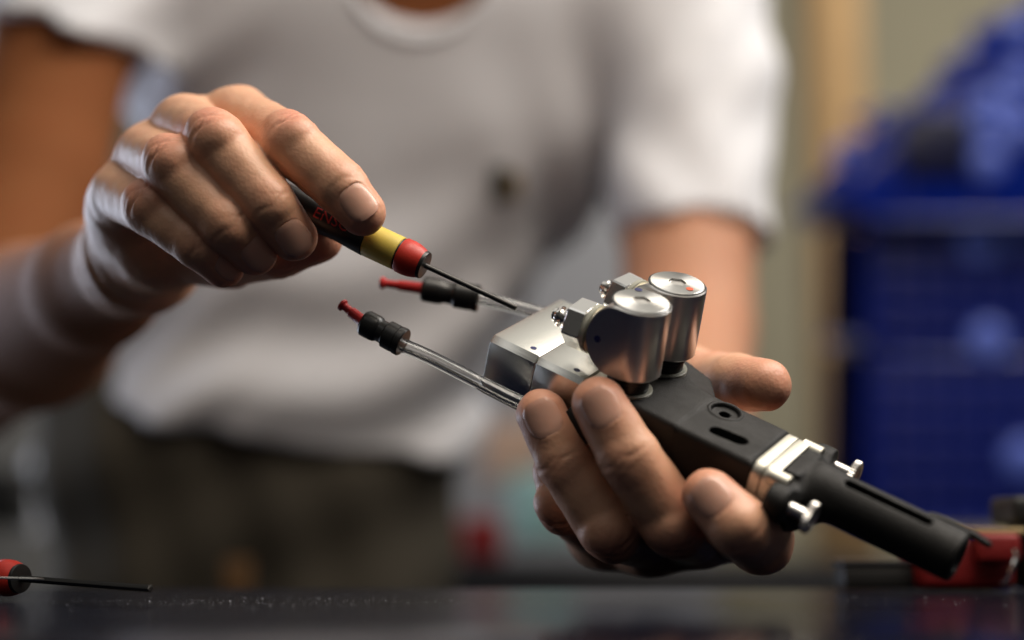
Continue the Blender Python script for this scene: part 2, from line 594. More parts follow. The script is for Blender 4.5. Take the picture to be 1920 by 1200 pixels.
def dot(u, v, w, n, r, m, par, name='marker_dot', to=tl):
    V, Fc = lathe([(r, -0.3), (r, 0.06), (r * 0.7, 0.12)], 16)
    fn = frame_fn((u, v, w), n, (1, 0, 0), to)
    make(name, (fn(V), Fc), m, par)


dot(13.2, 4.8, 0, (0, 0, 1), 1.05, M['dot_blue'], tool)
dot(29.6, 4.4, -0.1, (0, 0, 1), 1.05, M['dot_blue'], tool)
dot(12.4, 27.2, 0, (0, 0, 1), 1.0, M['dot_red'], tool)

# steel valves
def valve(name, u0, v0, tilt, theta, fitw, dots):
    ax = np.array([math.sin(tilt), 0, math.cos(tilt)])           # a slight lean along u
    st, ct = math.sin(theta), math.cos(theta)
    X = np.array([ct, -st, 0.0]); X = X - ax * (X @ ax); X /= np.linalg.norm(X)
    Y = np.cross(ax, X)
    def fn(P):
        P = np.asarray(P, float)
        return tl(P[:, :1] * X + P[:, 1:2] * Y + P[:, 2:3] * ax + np.array([u0, v0, 0]))
    R, H, WC, U0, RX = 9.35, 11.3, 17.3, 2.8, 9.0
    def hh(u):
        return H if u > -U0 else H * math.sqrt(max(0.0, 1 - ((-u - U0) / RX) ** 2))
    us = [0.0, -U0 * .5] + [-U0 - RX * math.sin(t) for t in np.linspace(0, math.pi / 2 * 1.03, 22)]
    V = []; Fc = []
    arc = [(R * math.cos(t), R * math.sin(t)) for t in np.linspace(-math.pi / 2, math.pi / 2, 37)]
    # half-round wall with a small edge radius
    def ring(pts, z):
        o = len(V); V.extend((x, y, z) for x, y in pts); return o
    e = 0.45
    arc_in = [(x * (1 - e / R) if True else x, y * (1 - e / R)) for x, y in arc]
    r0 = ring(arc_in, WC - H); r1 = ring(arc, WC - H + e); r2 = ring(arc, WC + H - e); r3 = ring(arc_in, WC + H)
    n = len(arc)
    for a_, b_ in ((r0, r1), (r1, r2), (r2, r3)):
        for i in range(n - 1):
            Fc.append((a_ + i, a_ + i + 1, b_ + i + 1, b_ + i))
    Fc.append(tuple(r3 + i for i in range(n))); Fc.append(tuple(r0 + n - 1 - i for i in range(n)))
    # flat cheeks and rolled roof
    prev = None
    for u in us:
        h_ = hh(u); o = len(V)
        he = max(h_ - e, 0.02)
        V.extend([(u, -R + e, WC - h_), (u, -R, WC - he), (u, -R, WC + he), (u, -R + e, WC + h_), (u, R - e, WC + h_), (u, R, WC + he), (u, R, WC - he), (u, R - e, WC - h_)])
        if prev is not None:
            for i in range(8):
                j = (i + 1) % 8
                Fc.append((prev + i, prev + j, o + j, o + i))
        prev = o
    Fc.append(tuple(prev + i for i in range(8)))
    body = make(name, (fn(V), Fc), M['steel'], tool, angle=28)
    # cap with hexagon socket
    def sh(t, r, k):
        if k >= 4:
            q = (t + 0.3) % (math.pi / 3) - math.pi / 6
            return r / math.cos(q)
        return r
    zt = WC + H
    prof = [(8.55, zt - 0.3), (8.55, zt + 0.22), (8.3, zt + 0.42), (3.6, zt + 0.62), (2.55, zt + 0.60), (2.45, zt + 0.1)]
    V, Fc = lathe(prof, 48, sh, True, False)
    P = np.asarray(V); Tn = np.stack([-P[:, 1], P[:, 0], 0 * P[:, 0]], 1) * 0.1
    make('cap', (fn(V), Fc), M['turned'], body, angle=20, vattr={'tang': fn(P + Tn) - fn(P)})
    V, Fc = lathe([(8.95, zt - 0.2), (8.95, zt + 0.05), (8.55, zt + 0.05)], 40, None, True, False)
    make('cap_groove', (fn(V), Fc), M['hole'], body)
    def sh2(t, r, k):
        q = (t + 0.3) % (math.pi / 3) - math.pi / 6
        return r / math.cos(q)
    V, Fc = lathe([(2.45, zt + 0.12), (2.4, zt - 3.0)], 48, sh2, False, True)
    make('socket', (fn(V), Fc), M['shaft'], body, angle=20)  # walls coloured dark for the shade inside the socket
    # fitting along -x
    def ff(P):
        P = np.asarray(P, float)
        return fn(np.stack([-P[:, 2], P[:, 1], P[:, 0] + fitw], 1))
    make('washer', (lambda r: (ff(r[0]), r[1]))(lathe([(7.0, 9.5), (7.9, 11.6), (7.9, 13.0), (7.2, 13.3)], 36)), M['ring'], body)
    make('washer_seal', (lambda r: (ff(r[0]), r[1]))(lathe([(7.4, 13.3), (7.8, 13.6), (7.8, 14.9), (7.2, 15.2)], 36)), M['seal'], body)
    def hexs(t, r, k):
        q = (t + math.pi / 6 + 0.12) % (math.pi / 3) - math.pi / 6
        return min(r / math.cos(q), 7.85 if 0 < k < 3 else 7.3)
    V, Fc = lathe([(6.6, 15.2), (6.9, 15.6), (6.9, 21.2), (6.6, 21.6)], 72, hexs)
    make('hex_fitting', (ff(V), Fc), M['chrome'], body, angle=15)
    prof = [(3.0, 21.5), (3.0, 22.6), (2.3, 23.2), (2.3, 24.0), (3.3, 24.1), (3.3, 24.5), (2.3, 25.5), (2.3, 26.0), (3.3, 26.1), (3.3, 26.5), (2.3, 27.5), (2.2, 28.3), (1.9, 28.6), (1.2, 28.6), (1.1, 25.5)]
    V, Fc = lathe(prof, 28)
    make('hose_barb', (ff(V), Fc), M['chrome'], body, angle=30)
    # neck to the block
    V, Fc = lathe([(6.5, -1.2), (6.5, 3.4), (6.9, 3.7), (6.9, 5.0), (6.5, 5.3), (6.5, 6.6)], 36)
    make('neck', (fn(V), Fc), M['black'], body)
    V, Fc = lathe([(7.9, -0.9), (7.9, 0.3), (7.6, 0.55), (6.5, 0.55)], 36)
    make('neck_seal', (fn(V), Fc), M['seal'], body)
    for (x, y, z, nx, ny, nz, m) in dots:
        fr = frame_fn((x, y, z), (nx, ny, nz), (0, 0, 1), lambda P: fn(P))
        V, Fc = lathe([(1.15, -0.2), (1.15, 0.05), (0.8, 0.09)], 18)
        make('marker_dot', (fr(V), Fc), m, body)
    return body


valve('steel_valve', 45.6, 8.1, math.radians(-4.5), 0.0, 14.6,
      [(-7.9, -9.35, 16.6, 0, -1, 0, M['dot_blue']), (-4.6, 6.2, 29.2, 0, 0, 1, M['dot_blue'])])
valve('steel_valve', 46.4, 29.4, math.radians(-4.5), math.radians(12), 16.2,
      [(5.6, -0.8, 29.2, 0, 0, 1, M['dot_red'])])


# grip (black sintered nylon) as one rounded body
def poly_sd(g, poly):
    X, Y = g[0], g[1]
    X, Y = np.broadcast_arrays(X, Y)
    d = np.full(X.shape, 1e9); s = np.ones(X.shape)
    n = len(poly)
    for i in range(n):
        ax_, ay_ = poly[i]; bx_, by_ = poly[(i + 1) % n]
        ex, ey = bx_ - ax_, by_ - ay_
        wx, wy = X - ax_, Y - ay_
        t = np.clip((wx * ex + wy * ey) / (ex * ex + ey * ey), 0, 1)
        d = np.minimum(d, (wx - ex * t) ** 2 + (wy - ey * t) ** 2)
        c1 = (Y >= ay_); c2 = (Y < by_); c3 = (ex * wy > ey * wx)
        flip = (c1 & c2 & c3) | (~c1 & ~c2 & ~c3)
        s = np.where(flip, -s, s)
    return s * np.sqrt(d)


def extr(d2, dz, r):
    """rounded extrusion of a 2-D distance"""
    a = d2 + r; b = dz + r
    return np.minimum(np.maximum(a, b), 0) + np.sqrt(np.maximum(a, 0) ** 2 + np.maximum(b, 0) ** 2) - r


fd = Field((46.5, -2, -23), (95, 46, 3), 0.42)
U, Vv, W = np.ix_(*fd.ax)
hz = np.abs(W + 10.3) - 10.3
handle = extr(poly_sd((U, Vv), [(50, 0), (93, 0), (93, 27.5), (50, 27.5)]), hz, 2.2)
wide = extr(poly_sd((U, Vv), [(48, 0.1), (67, 0.1), (67.5, 27.0), (65.5, 30.5), (58.6, 42.2), (48, 43.4)]), np.abs(W + 10.3) - 10.3, 1.2)
facet = (W + 0.2 + math.tan(math.radians(20)) * ((U - 48) * 0.6 + (Vv - 37.5) * 0.8)) * 0.974
wide = np.maximum(wide, facet)
D = smin(handle, wide, 1.5)
D = np.maximum(D, 48.0 - U + 0 * W)
rr = np.sqrt((U - 73.6) ** 2 + (Vv - 20.6) ** 2)
D = np.minimum(D, np.maximum(np.abs(rr - 5.1) - 0.5, np.abs(W + 0.3) - 0.75) + 0 * D)
D = np.maximum(D, -np.maximum(rr - 4.3, np.abs(W - 1) - 2.0))
D = np.maximum(D, -np.maximum(rr - 1.75, np.abs(W - 1) - 7))
sl_ = np.sqrt((np.maximum(np.abs(U - 80.8) - 3.4, 0)) ** 2 + (Vv - 8.4 - 0.12 * (U - 80.8)) ** 2) - 2.5
D = np.maximum(D, -np.maximum(sl_, np.abs(W - 1) - 6.5))
V, Q = surface_nets(D.astype(np.float32), fd.lo, fd.h)
make('grip', (tl(V), Q), M['nylon'], tool, angle=0)


# end plates
def rrect(v0, v1, w0, w1, r, n=6):
    pts = []
    for (cx, cy, a0) in ((v1 - r, w1 - r, 0), (v0 + r, w1 - r, 90), (v0 + r, w0 + r, 180), (v1 - r, w0 + r, 270)):
        for i in range(n + 1):
            a = math.radians(a0 + 90 * i / n)
            pts.append((cx + r * math.cos(a), cy + r * math.sin(a)))
    return pts


def uprism(poly, u0, u1, bev):
    V, Fc = prism(poly, u0, u1, bev, 2)
    return tl(np.asarray(V)[:, [2, 0, 1]]), Fc


make('end_plate', uprism(rrect(-0.2, 27.7, -20.8, 0.2, 4.2), 93.1, 96.4, 0.25), M['plate'], tool, angle=30)
make('end_plate', uprism(rrect(-0.1, 27.6, -20.7, 0.1, 4.2), 96.6, 100.6, 0.3), M['plate'], tool, angle=30)
for (v, w) in ((2.0, -2.3), (25.5, -2.3), (2.0, -18.4), (25.5, -18.4)):
    def hx(t, r, k):
        if k >= 4:
            q = t % (math.pi / 3) - math.pi / 6
            return r / math.cos(q)
        return r
    V, Fc = lathe([(2.55, 98.2), (2.55, 104.3), (2.3, 104.6), (1.5, 104.6), (1.15, 104.6), (1.1, 102.5)], 24, hx)
    P = np.asarray(V)
    make('cap_screw', (tl(np.stack([P[:, 2], P[:, 0] + v, P[:, 1] + w], 1)), Fc), M['plate'], tool, angle=30)

# adapter and nozzle tube (black nylon)
fd = Field((99.5, -12, -25), (158, 40, 6), 0.45)
U, Vv, W = np.ix_(*fd.ax)
CV, CW_ = 13.75, -6.6
b2 = np.sqrt(np.maximum(np.abs(Vv - CV) - 9.6, 0) ** 2 + np.maximum(np.abs(W + 10.4) - 6.6, 0) ** 2) - 3.7
base = extr(b2, np.abs(U - 103.2) - 2.4, 0.6)
for (v, w) in ((2.0, -2.3), (25.5, -2.3), (2.0, -18.4), (25.5, -18.4)):
    base = np.maximum(base, -(np.sqrt((Vv - v) ** 2 + (W - w) ** 2) - 3.7 + 0 * U))
D = base
for v in (-2.6, 30.1):
    ear = cone_val((U, Vv, W), (103.0, v, -6.4), (106.4, v, -6.4), 4.9, 4.9)
    ear = np.maximum(ear, np.maximum(101.0 - U, U - 107.0) + 0 * ear)
    D = smin(D, ear, 2.5)
    web = cone_val((U, Vv, W), (104.5, v, -6.4), (105.5, CV, -7.5), 3.6, 7.0)
    D = smin(D, np.maximum(web, 101.0 - U), 2.5)
D = smin(D, cone_val((U, Vv, W), (104, CV, -10.5), (112, CV, CW_), 9.5, 7.4), 4)
low = cone_val((U, Vv, W), (103.5, CV, -18), (108, CV, -14), 5.0, 5.0)
D = smin(D, low, 4)
D = np.maximum(D, 100.85 - U + 0 * D)
cyl = np.sqrt((Vv - CV) ** 2 + (W - CW_) ** 2)
tubeD = extr(cyl - 7.7, np.abs(U - 131) - 23.0, 1.0)
D = smin(D, tubeD + 0 * D, 2.5)
D = np.maximum(D, -np.maximum(cyl - 4.2, 144 - U))
# slot along the top
ca, sa = math.cos(math.radians(-13)), math.sin(math.radians(-13))
sv = (Vv - CV) * ca - (W - CW_) * sa; sw = (Vv - CV) * sa + (W - CW_) * ca
slot = np.sqrt(np.maximum(np.abs(U - 130.5) - 12.0, 0) ** 2 + sv ** 2) - 1.45
D = np.maximum(D, -np.maximum(slot, np.abs(sw - 7.5) - 3.4))
pin = np.sqrt((U - 106.8) ** 2 + (Vv - 18.6) ** 2) - 0.75
D = np.maximum(D, -np.maximum(pin, -9 - W))
V, Q = surface_nets(D.astype(np.float32), fd.lo, fd.h)
make('nozzle_adapter', (tl(V), Q), M['nylon'], tool, angle=0)
# small spring clip at the nozzle's mouth
P = bez([(141, 18.6, -0.9), (147, 18.8, -0.5), (153, 19, -0.8), (157, 19, -1.3), (160, 19.1, -1.8)], 6)
V, Fc = tube(P, [0.9, 1.1, 1.2] + [1.2] * (len(P) - 5) + [1.0, 0.7], 8)
make('nozzle_clip', (tl(V), Fc), M['nylon'], tool)

# knurled thumb screws
for v in (-2.6, 30.1):
    V, Fc = lathe([(1.9, 106.0), (1.9, 113.4)], 20)
    P = np.asarray(V)
    sc = make('thumb_screw', (tl(np.stack([P[:, 2], P[:, 0] + v, P[:, 1] - 6.4], 1)), Fc), M['steel'], tool)
    def kn(t, r, k):
        return r + (0.16 * math.cos(t * 30) if 0 < k < 3 else 0)
    V, Fc = lathe([(4.2, 113.2), (4.55, 113.5), (4.55, 115.1), (4.2, 115.4), (2.6, 115.5), (2.4, 115.2)], 120, kn)
    P = np.asarray(V)
    make('knurled_head', (tl(np.stack([P[:, 2], P[:, 0] + v, P[:, 1] - 6.4], 1)), Fc), M['steel'], sc, angle=30)


# clear hoses with connectors and plugs; the path is given in the lens frame
def hose(points, con, plug_pts, hose_r=2.3):
    P = bez(points, 14)
    outer = tube(P, hose_r, 20, False); inner = tube(P, hose_r * 0.55, 20, False)
    g = Geo(); g.add(outer[0], outer[1], cw)
    V, Fc = inner
    g.add(V, [f[::-1] for f in Fc], cw)
    n = 20; m = len(P); o = m * n
    g.f += [(i, (i + 1) % n, o + (i + 1) % n, o + i) for i in range(n)]
    e = (m - 1) * n
    g.f += [(e + (i + 1) % n, e + i, o + e + i, o + e + (i + 1) % n) for i in range(n)]
    h = make('clear_hose', g, M['hose'], tool, angle=60)
    a, b = con
    L = np.linalg.norm(b - a)
    fn = frame_fn(a, b - a)
    prof = [(2.4, 0), (4.3, 0.1), (4.6, 0.5), (4.6, 2.0), (4.3, 2.2), (4.3, 2.5), (4.5, 2.7), (4.5, L * .42), (3.75, L * .46), (3.6, L * .52), (3.6, L * .60), (4.1, L * .65), (4.3, L * .72), (4.3, L - .8), (3.8, L), (2.0, L)]
    V, Fc = lathe(prof, 28)
    c = make('push_connector', (fn(V), Fc), M['black'], h, angle=30)
    fn = frame_fn(b, plug_pts - b)
    L2 = np.linalg.norm(plug_pts - b)
    prof = [(2.2, -2.0), (2.2, 0.5), (1.9, 1.0), (1.75, L2 * .55), (1.35, L2 * .6), (1.3, L2 * .86), (2.0, L2 * .9), (2.0, L2 - .3), (1.7, L2)]
    V, Fc = lathe(prof, 20)
    make('plug', (fn(V), Fc), M['plug'], h, angle=30)
    return h


hose([px(742, 642, 503), px(800, 667, 501), px(850, 692, 497.5), px(897, 716, 494), px(960, 748, 490.5), px(1030, 780, 486.5), px(1074, 790, 485)],
     (px(757, 643, 503), px(682, 604, 507)), px(640, 570, 510))
_s = onv(1078, 781, -4.0)
V, Fc = lathe([(2.2, -2.5), (3.6, -2.3), (3.6, 8.5), (3.0, 9.0)], 24)
fn = frame_fn(_s, px(1110, 815, _s[2] - 2) - _s)
make('hose_socket', (fn(V), Fc), M['black'], tool)
hose([px(886, 556, 537), px(930, 566, 537), px(980, 578, 536), px(1050, 600, 533), px(1110, 640, 528)],
     (px(899, 560, 537), px(792, 541, 538)), px(713, 530, 540))


# ------------------------------------------------------------------ screwdrivers
def driver(root, tip, front, rear, shaft_r, k=1.0, letters=False):
    ax = rear - front; L = np.linalg.norm(ax)
    fn = frame_fn(front, ax, (0, -1, -0.6))
    P = [(shaft_r, 0)]
    V, Fc = lathe([(3.0 * k, -0.15), (4.3 * k, 0.0), (4.5 * k, 0.35), (4.5 * k, 1.2)], 36)
    make('nose', (fn(V), Fc), M['black'], root)
    V, Fc = lathe([(4.45 * k, 1.0), (5.0 * k, 2.2), (5.5 * k, 4.0), (5.7 * k, 6.0), (5.65 * k, 8.2), (5.4 * k, 8.6)], 40)
    make('red_collar', (fn(V), Fc), M['red'], root)
    V, Fc = lathe([(5.2 * k, 8.5), (5.2 * k, 9.3)], 36)
    make('groove', (fn(V), Fc), M['black'], root)
    V, Fc = lathe([(5.2 * k, 9.2), (5.45 * k, 9.4), (5.45 * k, 20.0), (5.3 * k, 20.3)], 40)
    make('yellow_collar', (fn(V), Fc), M['yellow'], root)
    V, Fc = lathe([(5.0 * k, 20.2), (5.55 * k, 20.6), (5.3 * k, 25), (4.9 * k, 30), (5.0 * k, 36), (5.6 * k, 44), (5.6 * k, L - 8), (5.0 * k, L - 3), (3.0 * k, L)], 40)
    make('handle', (fn(V), Fc), M['black'], root)
    d = tip - front
    fs = frame_fn(front, d, (0, -1, -0.4))
    Ls = np.linalg.norm(d)
    V, Fc = lathe([(shaft_r, -3), (shaft_r, Ls - 0.25), (shaft_r * .75, Ls)], 6 if not letters else 12)
    make('shaft', (fs(V), Fc), M['shaft'], root, angle=30)
    if letters:
        cu = bpy.data.curves.new('lettering', 'FONT')
        cu.body = 'ENSC'
        cu.size = 5.2; cu.resolution_u = 3
        to = bpy.data.objects.new('lettering_tmp', cu)
        col.objects.link(to)
        me = to.to_mesh()
        bm = bmesh.new(); bm.from_mesh(me)
        bmesh.ops.triangulate(bm, faces=bm.faces[:])
        bmesh.ops.subdivide_edges(bm, edges=[e for e in bm.edges if e.calc_length() > 0.6], cuts=1)
        bmesh.ops.triangulate(bm, faces=bm.faces[:])
        bm.verts.index_update()
        V = np.array([tuple(v.co) for v in bm.verts]); Fc = [tuple(v.index for v in f.verts) for f in bm.faces]
        bm.free(); to.to_mesh_clear(); bpy.data.objects.remove(to)
        r = 5.15
        # letters run along the handle, wrapped round it
        prof_z = [20.6, 25, 30, 36, 44]; prof_r = [5.55, 5.3, 4.9, 5.0, 5.6]
        z = 39.0 - V[:, 0]
        r = np.interp(z, prof_z, prof_r) + 0.05
        th = LETTER_ANG + (V[:, 1] - 1.8) / 5.2
        P = np.stack([r * np.cos(th), r * np.sin(th), z], 1)
        make('lettering', (fn(P), Fc), M['letter'], root)


LETTER_ANG = -0.75
held = empty('screwdriver', cw(px(800, 500, 500)), 'black screwdriver with yellow and red collars pinched in the right hand', 'screwdriver')
driver(held, px(969, 578, 497), px(797, 498, 499), px(395, 312, 517), 0.85, 1.0, True)

T0 = cw(px(20, 1090, 505))
low = empty('screwdriver', (T0[0], T0[1], 0), 'screwdriver with red and yellow collar lying on the table at left', 'screwdriver')
driver(low, px(283, 1104, 476), px(40, 1085, 500), px(-330, 1066, 545), 1.2, 1.02)
thin = empty('hex_key', cw(px(20, 1086, 478)), 'thin bare steel rod lying across the screwdriver at the left edge', 'hex key')
fs = frame_fn(px(-60, 1082, 480), px(80, 1086, 482) - px(-60, 1082, 480))
V, Fc = lathe([(0.35, 0), (0.35, 22), (0.2, 22.4)], 8)
make('rod', (fs(V), Fc), M['chrome'], thin)


# ------------------------------------------------------------------ hands
def unit(v):
    v = np.asarray(v, float); return v / np.linalg.norm(v)


def ortho(n, e):
    n = np.asarray(n, float); return unit(n - e * (n @ e))


class Finger:
    def __init__(s, joints, radii, nail=None, dorsal=(0, 0, -1), nl=11.0, nw=9.8):
        s.j = [np.asarray(j, float) for j in joints]      # MCP ... tip
        s.r = radii; s.nail = nail; s.dorsal = np.asarray(dorsal, float); s.nl, s.nw = nl, nw


def nail_frame(f):
    tip = f.j[-1]; e = unit(tip - f.j[-2]); n = ortho(f.nail, e); s_ = np.cross(e, n)
    f.sl = (f.r[-2] - f.r[-1]) / np.linalg.norm(tip - f.j[-2])
    return tip, e, n, s_, f.r[-1]


def nail_z(x, y, r, sl):
    Rn = r * 1.02
    yy = np.clip(np.abs(y), 0, Rn * 0.97)
    return np.sqrt(Rn * Rn - yy * yy) * 0.86 + Rn * 0.14 - 0.016 * np.maximum(x + 1, 0) ** 2 - 0.35 - np.minimum(x, 0) * sl


def nail_outline(x, y, nl, nw, r):
    """negative inside; x along the finger with 0 at the tip centre"""
    xc = 0.55 * r - nl / 2
    X = (x - xc) / (nl / 2); Y = y / (nw / 2)
    return ((np.abs(X) ** 3.0 + np.abs(Y) ** 3.0 + 1e-9) ** (1 / 3.0) - 1) * (nw / 2) * 0.9


def build_hand(lo, hi, h, fingers, palm, cutters, pk=9.0, fk=5.0, carve=None):
    fd = Field(lo, hi, h)
    PD = fd.new()
    for a, b, ra, rb in palm:
        add_cone(fd, PD, a, b, ra, rb, pk, 12)
    HD = fd.new()
    flush_pts = []
    for f in fingers:
        D = fd.new()
        for i in range(len(f.j) - 1):
            add_cone(fd, D, f.j[i], f.j[i + 1], f.r[i], f.r[i + 1], 1.2)
        # fuller pads and knuckles
        for i in range(1, len(f.j) - 1):
            e = unit(f.j[i + 1] - f.j[i - 1]); n = ortho(f.dorsal, e)
            J = f.j[i]; r = f.r[i]
            kb = 0.10 if i == 1 else 0.02
            add_cone(fd, D, J + n * r * (kb + .12) - e * 2.5, J + n * r * (kb + .12) + e * 2.5, r * 0.86, r * 0.86, 0.8)
            flush_pts.append((J + n * r, r * 0.9, 0.50 if i == 1 else 0.2))
            sl, g = fd.sub(J - r * 1.7, J + r * 1.7)
            if sl is None:
                continue
            X, Y, Z = g[0] - J[0], g[1] - J[1], g[2] - J[2]
            x = X * e[0] + Y * e[1] + Z * e[2]; z = X * n[0] + Y * n[1] + Z * n[2]
            s_ = np.cross(e, n); y = X * s_[0] + Y * s_[1] + Z * s_[2]
            mask = np.clip((z / r - 0.25) / 0.5, 0, 1) * np.exp(-((x - 1.5) / (0.55 * r)) ** 2)
            gr = 0
            for q, xk in enumerate((-0.4, 1.2, 2.8, 4.3)):
                wob = 0.5 * np.sin(y * 0.8 + q * 2.1 + i) + 0.05 * y * y * (0.4 if q % 2 else -0.3)
                gr = gr + (0.5 + 0.5 * ((q * 7 + i * 3) % 3) / 2) * np.exp(-((x - xk - wob) / 0.62) ** 2)
            D[sl] += ((0.50 if i == 1 else 0.22) * mask * gr).astype(np.float32)
        tip = f.j[-1]
        flush_pts.append((tip, f.r[-1] * 1.3, 0.5))
        if f.nail is not None:
            tp, e, n, s_, r = nail_frame(f)
            sl, g = fd.sub(tp - r * 3, tp + r * 3)
            X, Y, Z = g[0] - tp[0], g[1] - tp[1], g[2] - tp[2]
            x = X * e[0] + Y * e[1] + Z * e[2]; z = X * n[0] + Y * n[1] + Z * n[2]; y = X * s_[0] + Y * s_[1] + Z * s_[2]
            od = nail_outline(x, y, f.nl, f.nw, r)
            # raised fold around the nail, then the bed
            D[sl] -= (0.28 * np.exp(-(od / 0.9) ** 2) * (z > 0) * (x < 0.35 * r)).astype(np.float32)
            slab = np.maximum(od, nail_z(x, y, r, f.sl) - z)
            D[sl] = np.maximum(D[sl], -slab)
        HD = np.minimum(smin(HD, D, 1.1), HD)
    D = smin(HD, PD, fk)
    if carve is not None:
        D = carve(fd, D)
    X, Y, Z = np.ix_(*fd.ax)
    # veins and small unevenness of the skin
    D += (0.16 * np.sin(X * 0.53 + 1.3) * np.sin(Y * 0.47 + 0.4) * np.sin(Z * 0.41)).astype(np.float32)
    for (p, n) in cutters:
        n = unit(n)
        D = np.maximum(D, (X - p[0]) * n[0] + (Y - p[1]) * n[1] + (Z - p[2]) * n[2])
    V, Q = surface_nets(D, fd.lo, fd.h)
    # drop stray specks: none expected
    fl = np.zeros(len(V))
    for p, r, a in flush_pts:
        d = np.linalg.norm(V - p, axis=1)
        fl = np.maximum(fl, a * np.exp(-(d / (r * 1.1)) ** 2))
    return V, Q, fl


# right hand (at left in the photo)
R_WRIST = px(262, 480, 588)
R_ELBOW = px(-70, 700, 880)
ri = Finger([px(447, 222, 540), px(543, 268, 499), px(636, 348, 493), px(680, 399, 491.5)], [10.5, 9.2, 8.4, 7.2], nail=(0.12, -0.20, -1), dorsal=(0.5, -0.7, -0.7))
rm = Finger([px(345, 236, 537), px(406, 266, 497), px(501, 379, 492), px(551, 445, 497)], [10.5, 9.5, 8.4, 7.4], nail=(0.15, 0.10, -1), dorsal=(0.1, -0.6, -0.9))
rg = Finger([px(275, 290, 538), px(326, 312, 500), px(425, 420, 493), px(477, 474, 500)], [10, 9.3, 8.3, 7.2], nail=(0.45, 0.12, -1), dorsal=(0, -0.6, -0.9))
rp = Finger([px(226, 362, 536), px(284, 392, 506), px(370, 458, 499), px(420, 502, 504)], [9.2, 8.6, 7.4, 6.4], nail=(0.75, 0.12, -0.8), dorsal=(0, -0.6, -0.9), nl=9, nw=8.5)
rt = Finger([px(300, 455, 560), px(420, 478, 545), px(520, 468, 528), px(596, 446, 519)], [14, 11, 9.5, 8.2], dorsal=(0, 0.8, 0.6))
palmR = [(px(447, 226, 545), R_WRIST, 10, 16), (px(350, 242, 545), R_WRIST, 11, 17), (px(285, 298, 545), R_WRIST, 11, 17),
         (px(238, 368, 542), R_WRIST, 10, 16), (px(240, 400, 560), px(300, 455, 560), 13, 15), (px(447, 240, 550), px(235, 380, 548), 11, 11),
         (px(310, 460, 560), px(270, 482, 590), 14, 17), (R_WRIST, R_WRIST + unit(R_ELBOW - R_WRIST) * 60, 18, 24)]
ra_dir = unit(R_ELBOW - R_WRIST)
R_CUT = R_WRIST + ra_dir * 26


def wrist_folds(fd, D):
    sl, g = fd.sub(R_WRIST - 45, R_WRIST + 45)
    x = (g[0] - R_WRIST[0]) * ra_dir[0] + (g[1] - R_WRIST[1]) * ra_dir[1] + (g[2] - R_WRIST[2]) * ra_dir[2]
    x = x + 0.10 * (g[1] - R_WRIST[1]) + 1.2 * np.sin(g[0] * 0.18 + g[1] * 0.1)
    D[sl] += (0.35 * np.exp(-((x + 9) / 1.8) ** 2) + 0.25 * np.exp(-((x + 15) / 1.5) ** 2) + 0.25 * np.exp(-((x - 2) / 1.6) ** 2) - 0.5 * np.exp(-((x + 4) / 3.0) ** 2)).astype(np.float32)
    return D


VR, QR, FR = build_hand((-165, -85, 470), (-25, 25, 640), 0.62, [ri, rm, rg, rp, rt], palmR, [(R_CUT, ra_dir)], carve=wrist_folds)

# left hand (at right in the photo)
L_WRIST = px(1235, 900, 612)
L_ELBOW = px(1290, 760, 905)
lr = Finger([px(1212, 1003, 530), px(1143, 986, 486), onv(1060, 868, -9.8), onv(1016, 777, -8.2)], [11.5, 10.0, 8.7, 7.8], nail=(-0.10, -0.16, -1), dorsal=(-0.2, 0.5, -0.8), nl=11.2, nw=10.6)
lm = Finger([px(1300, 995, 524), px(1262, 975, 478), onv(1180, 858, -9.6), onv(1123, 757, -8.4)], [11.5, 10.4, 9.2, 8.1], nail=(-0.12, -0.16, -1), dorsal=(-0.1, 0.6, -0.8), nl=11.4, nw=10.8)
li = Finger([px(1385, 985, 520), px(1424, 1012, 482), onv(1384, 985, -8.6), onv(1330, 930, -8.4)], [11, 10.2, 9.0, 7.9], nail=(-0.18, -0.2, -1), dorsal=(0.3, 0.6, -0.7), nl=10.8, nw=10.4)
lp = Finger([px(1130, 1000, 545), px(1058, 945, 512), px(1046, 880, 516), px(1075, 830, 525)], [10.5, 8.8, 7.6, 6.6], dorsal=(-0.8, 0.3, -0.5))
lt = Finger([px(1292, 722, 560), px(1340, 724, 537), px(1378, 717, 518), px(1434, 722, 502)], [13, 11, 9.4, 8.3], dorsal=(0.2, -0.6, 0.8))
palmL = [(px(1215, 1000, 534), L_WRIST, 12, 19), (px(1300, 990, 528), L_WRIST, 12, 20), (px(1375, 975, 526), L_WRIST, 11, 18),
         (px(1130, 995, 548), L_WRIST, 11, 19), (px(1215, 1000, 538), px(1375, 975, 532), 11, 11), (px(1130, 995, 550), px(1215, 1000, 540), 10, 11),
         (px(1290, 726, 562), px(1265, 840, 588), 13, 17), (px(1290, 735, 560), px(1340, 960, 545), 9, 11), (px(1265, 840, 585), L_WRIST, 18, 20),
         (px(1250, 880, 560), px(1150, 940, 560), 14, 13), (L_WRIST, L_WRIST + unit(L_ELBOW - L_WRIST) * 60, 20, 24)]
la_dir = unit(L_ELBOW - L_WRIST)
L_CUT = L_WRIST + la_dir * 26


def carve_tool(fd, D):
    """the palm lies against the tool, so it never enters it"""
    X, Y, Z = np.ix_(*fd.ax)
    X = X - ORG[0]; Y = Y - ORG[1]; Z = Z - ORG[2]
    u = X * A[0] + Y * A[1] + Z * A[2]
    v = X * B[0] + Y * B[1] + Z * B[2]
    w = X * C[0] + Y * C[1] + Z * C[2]
    q = np.maximum(np.maximum(np.abs(u - 48) - 52, np.abs(w + 10.3) - 10.6), np.maximum(-0.3 - v, v - np.where(u < 58, 43.7, np.where(u < 67, 43.7 - (u - 58) * 1.75, 28))))
    return np.maximum(D, -q).astype(np.float32)


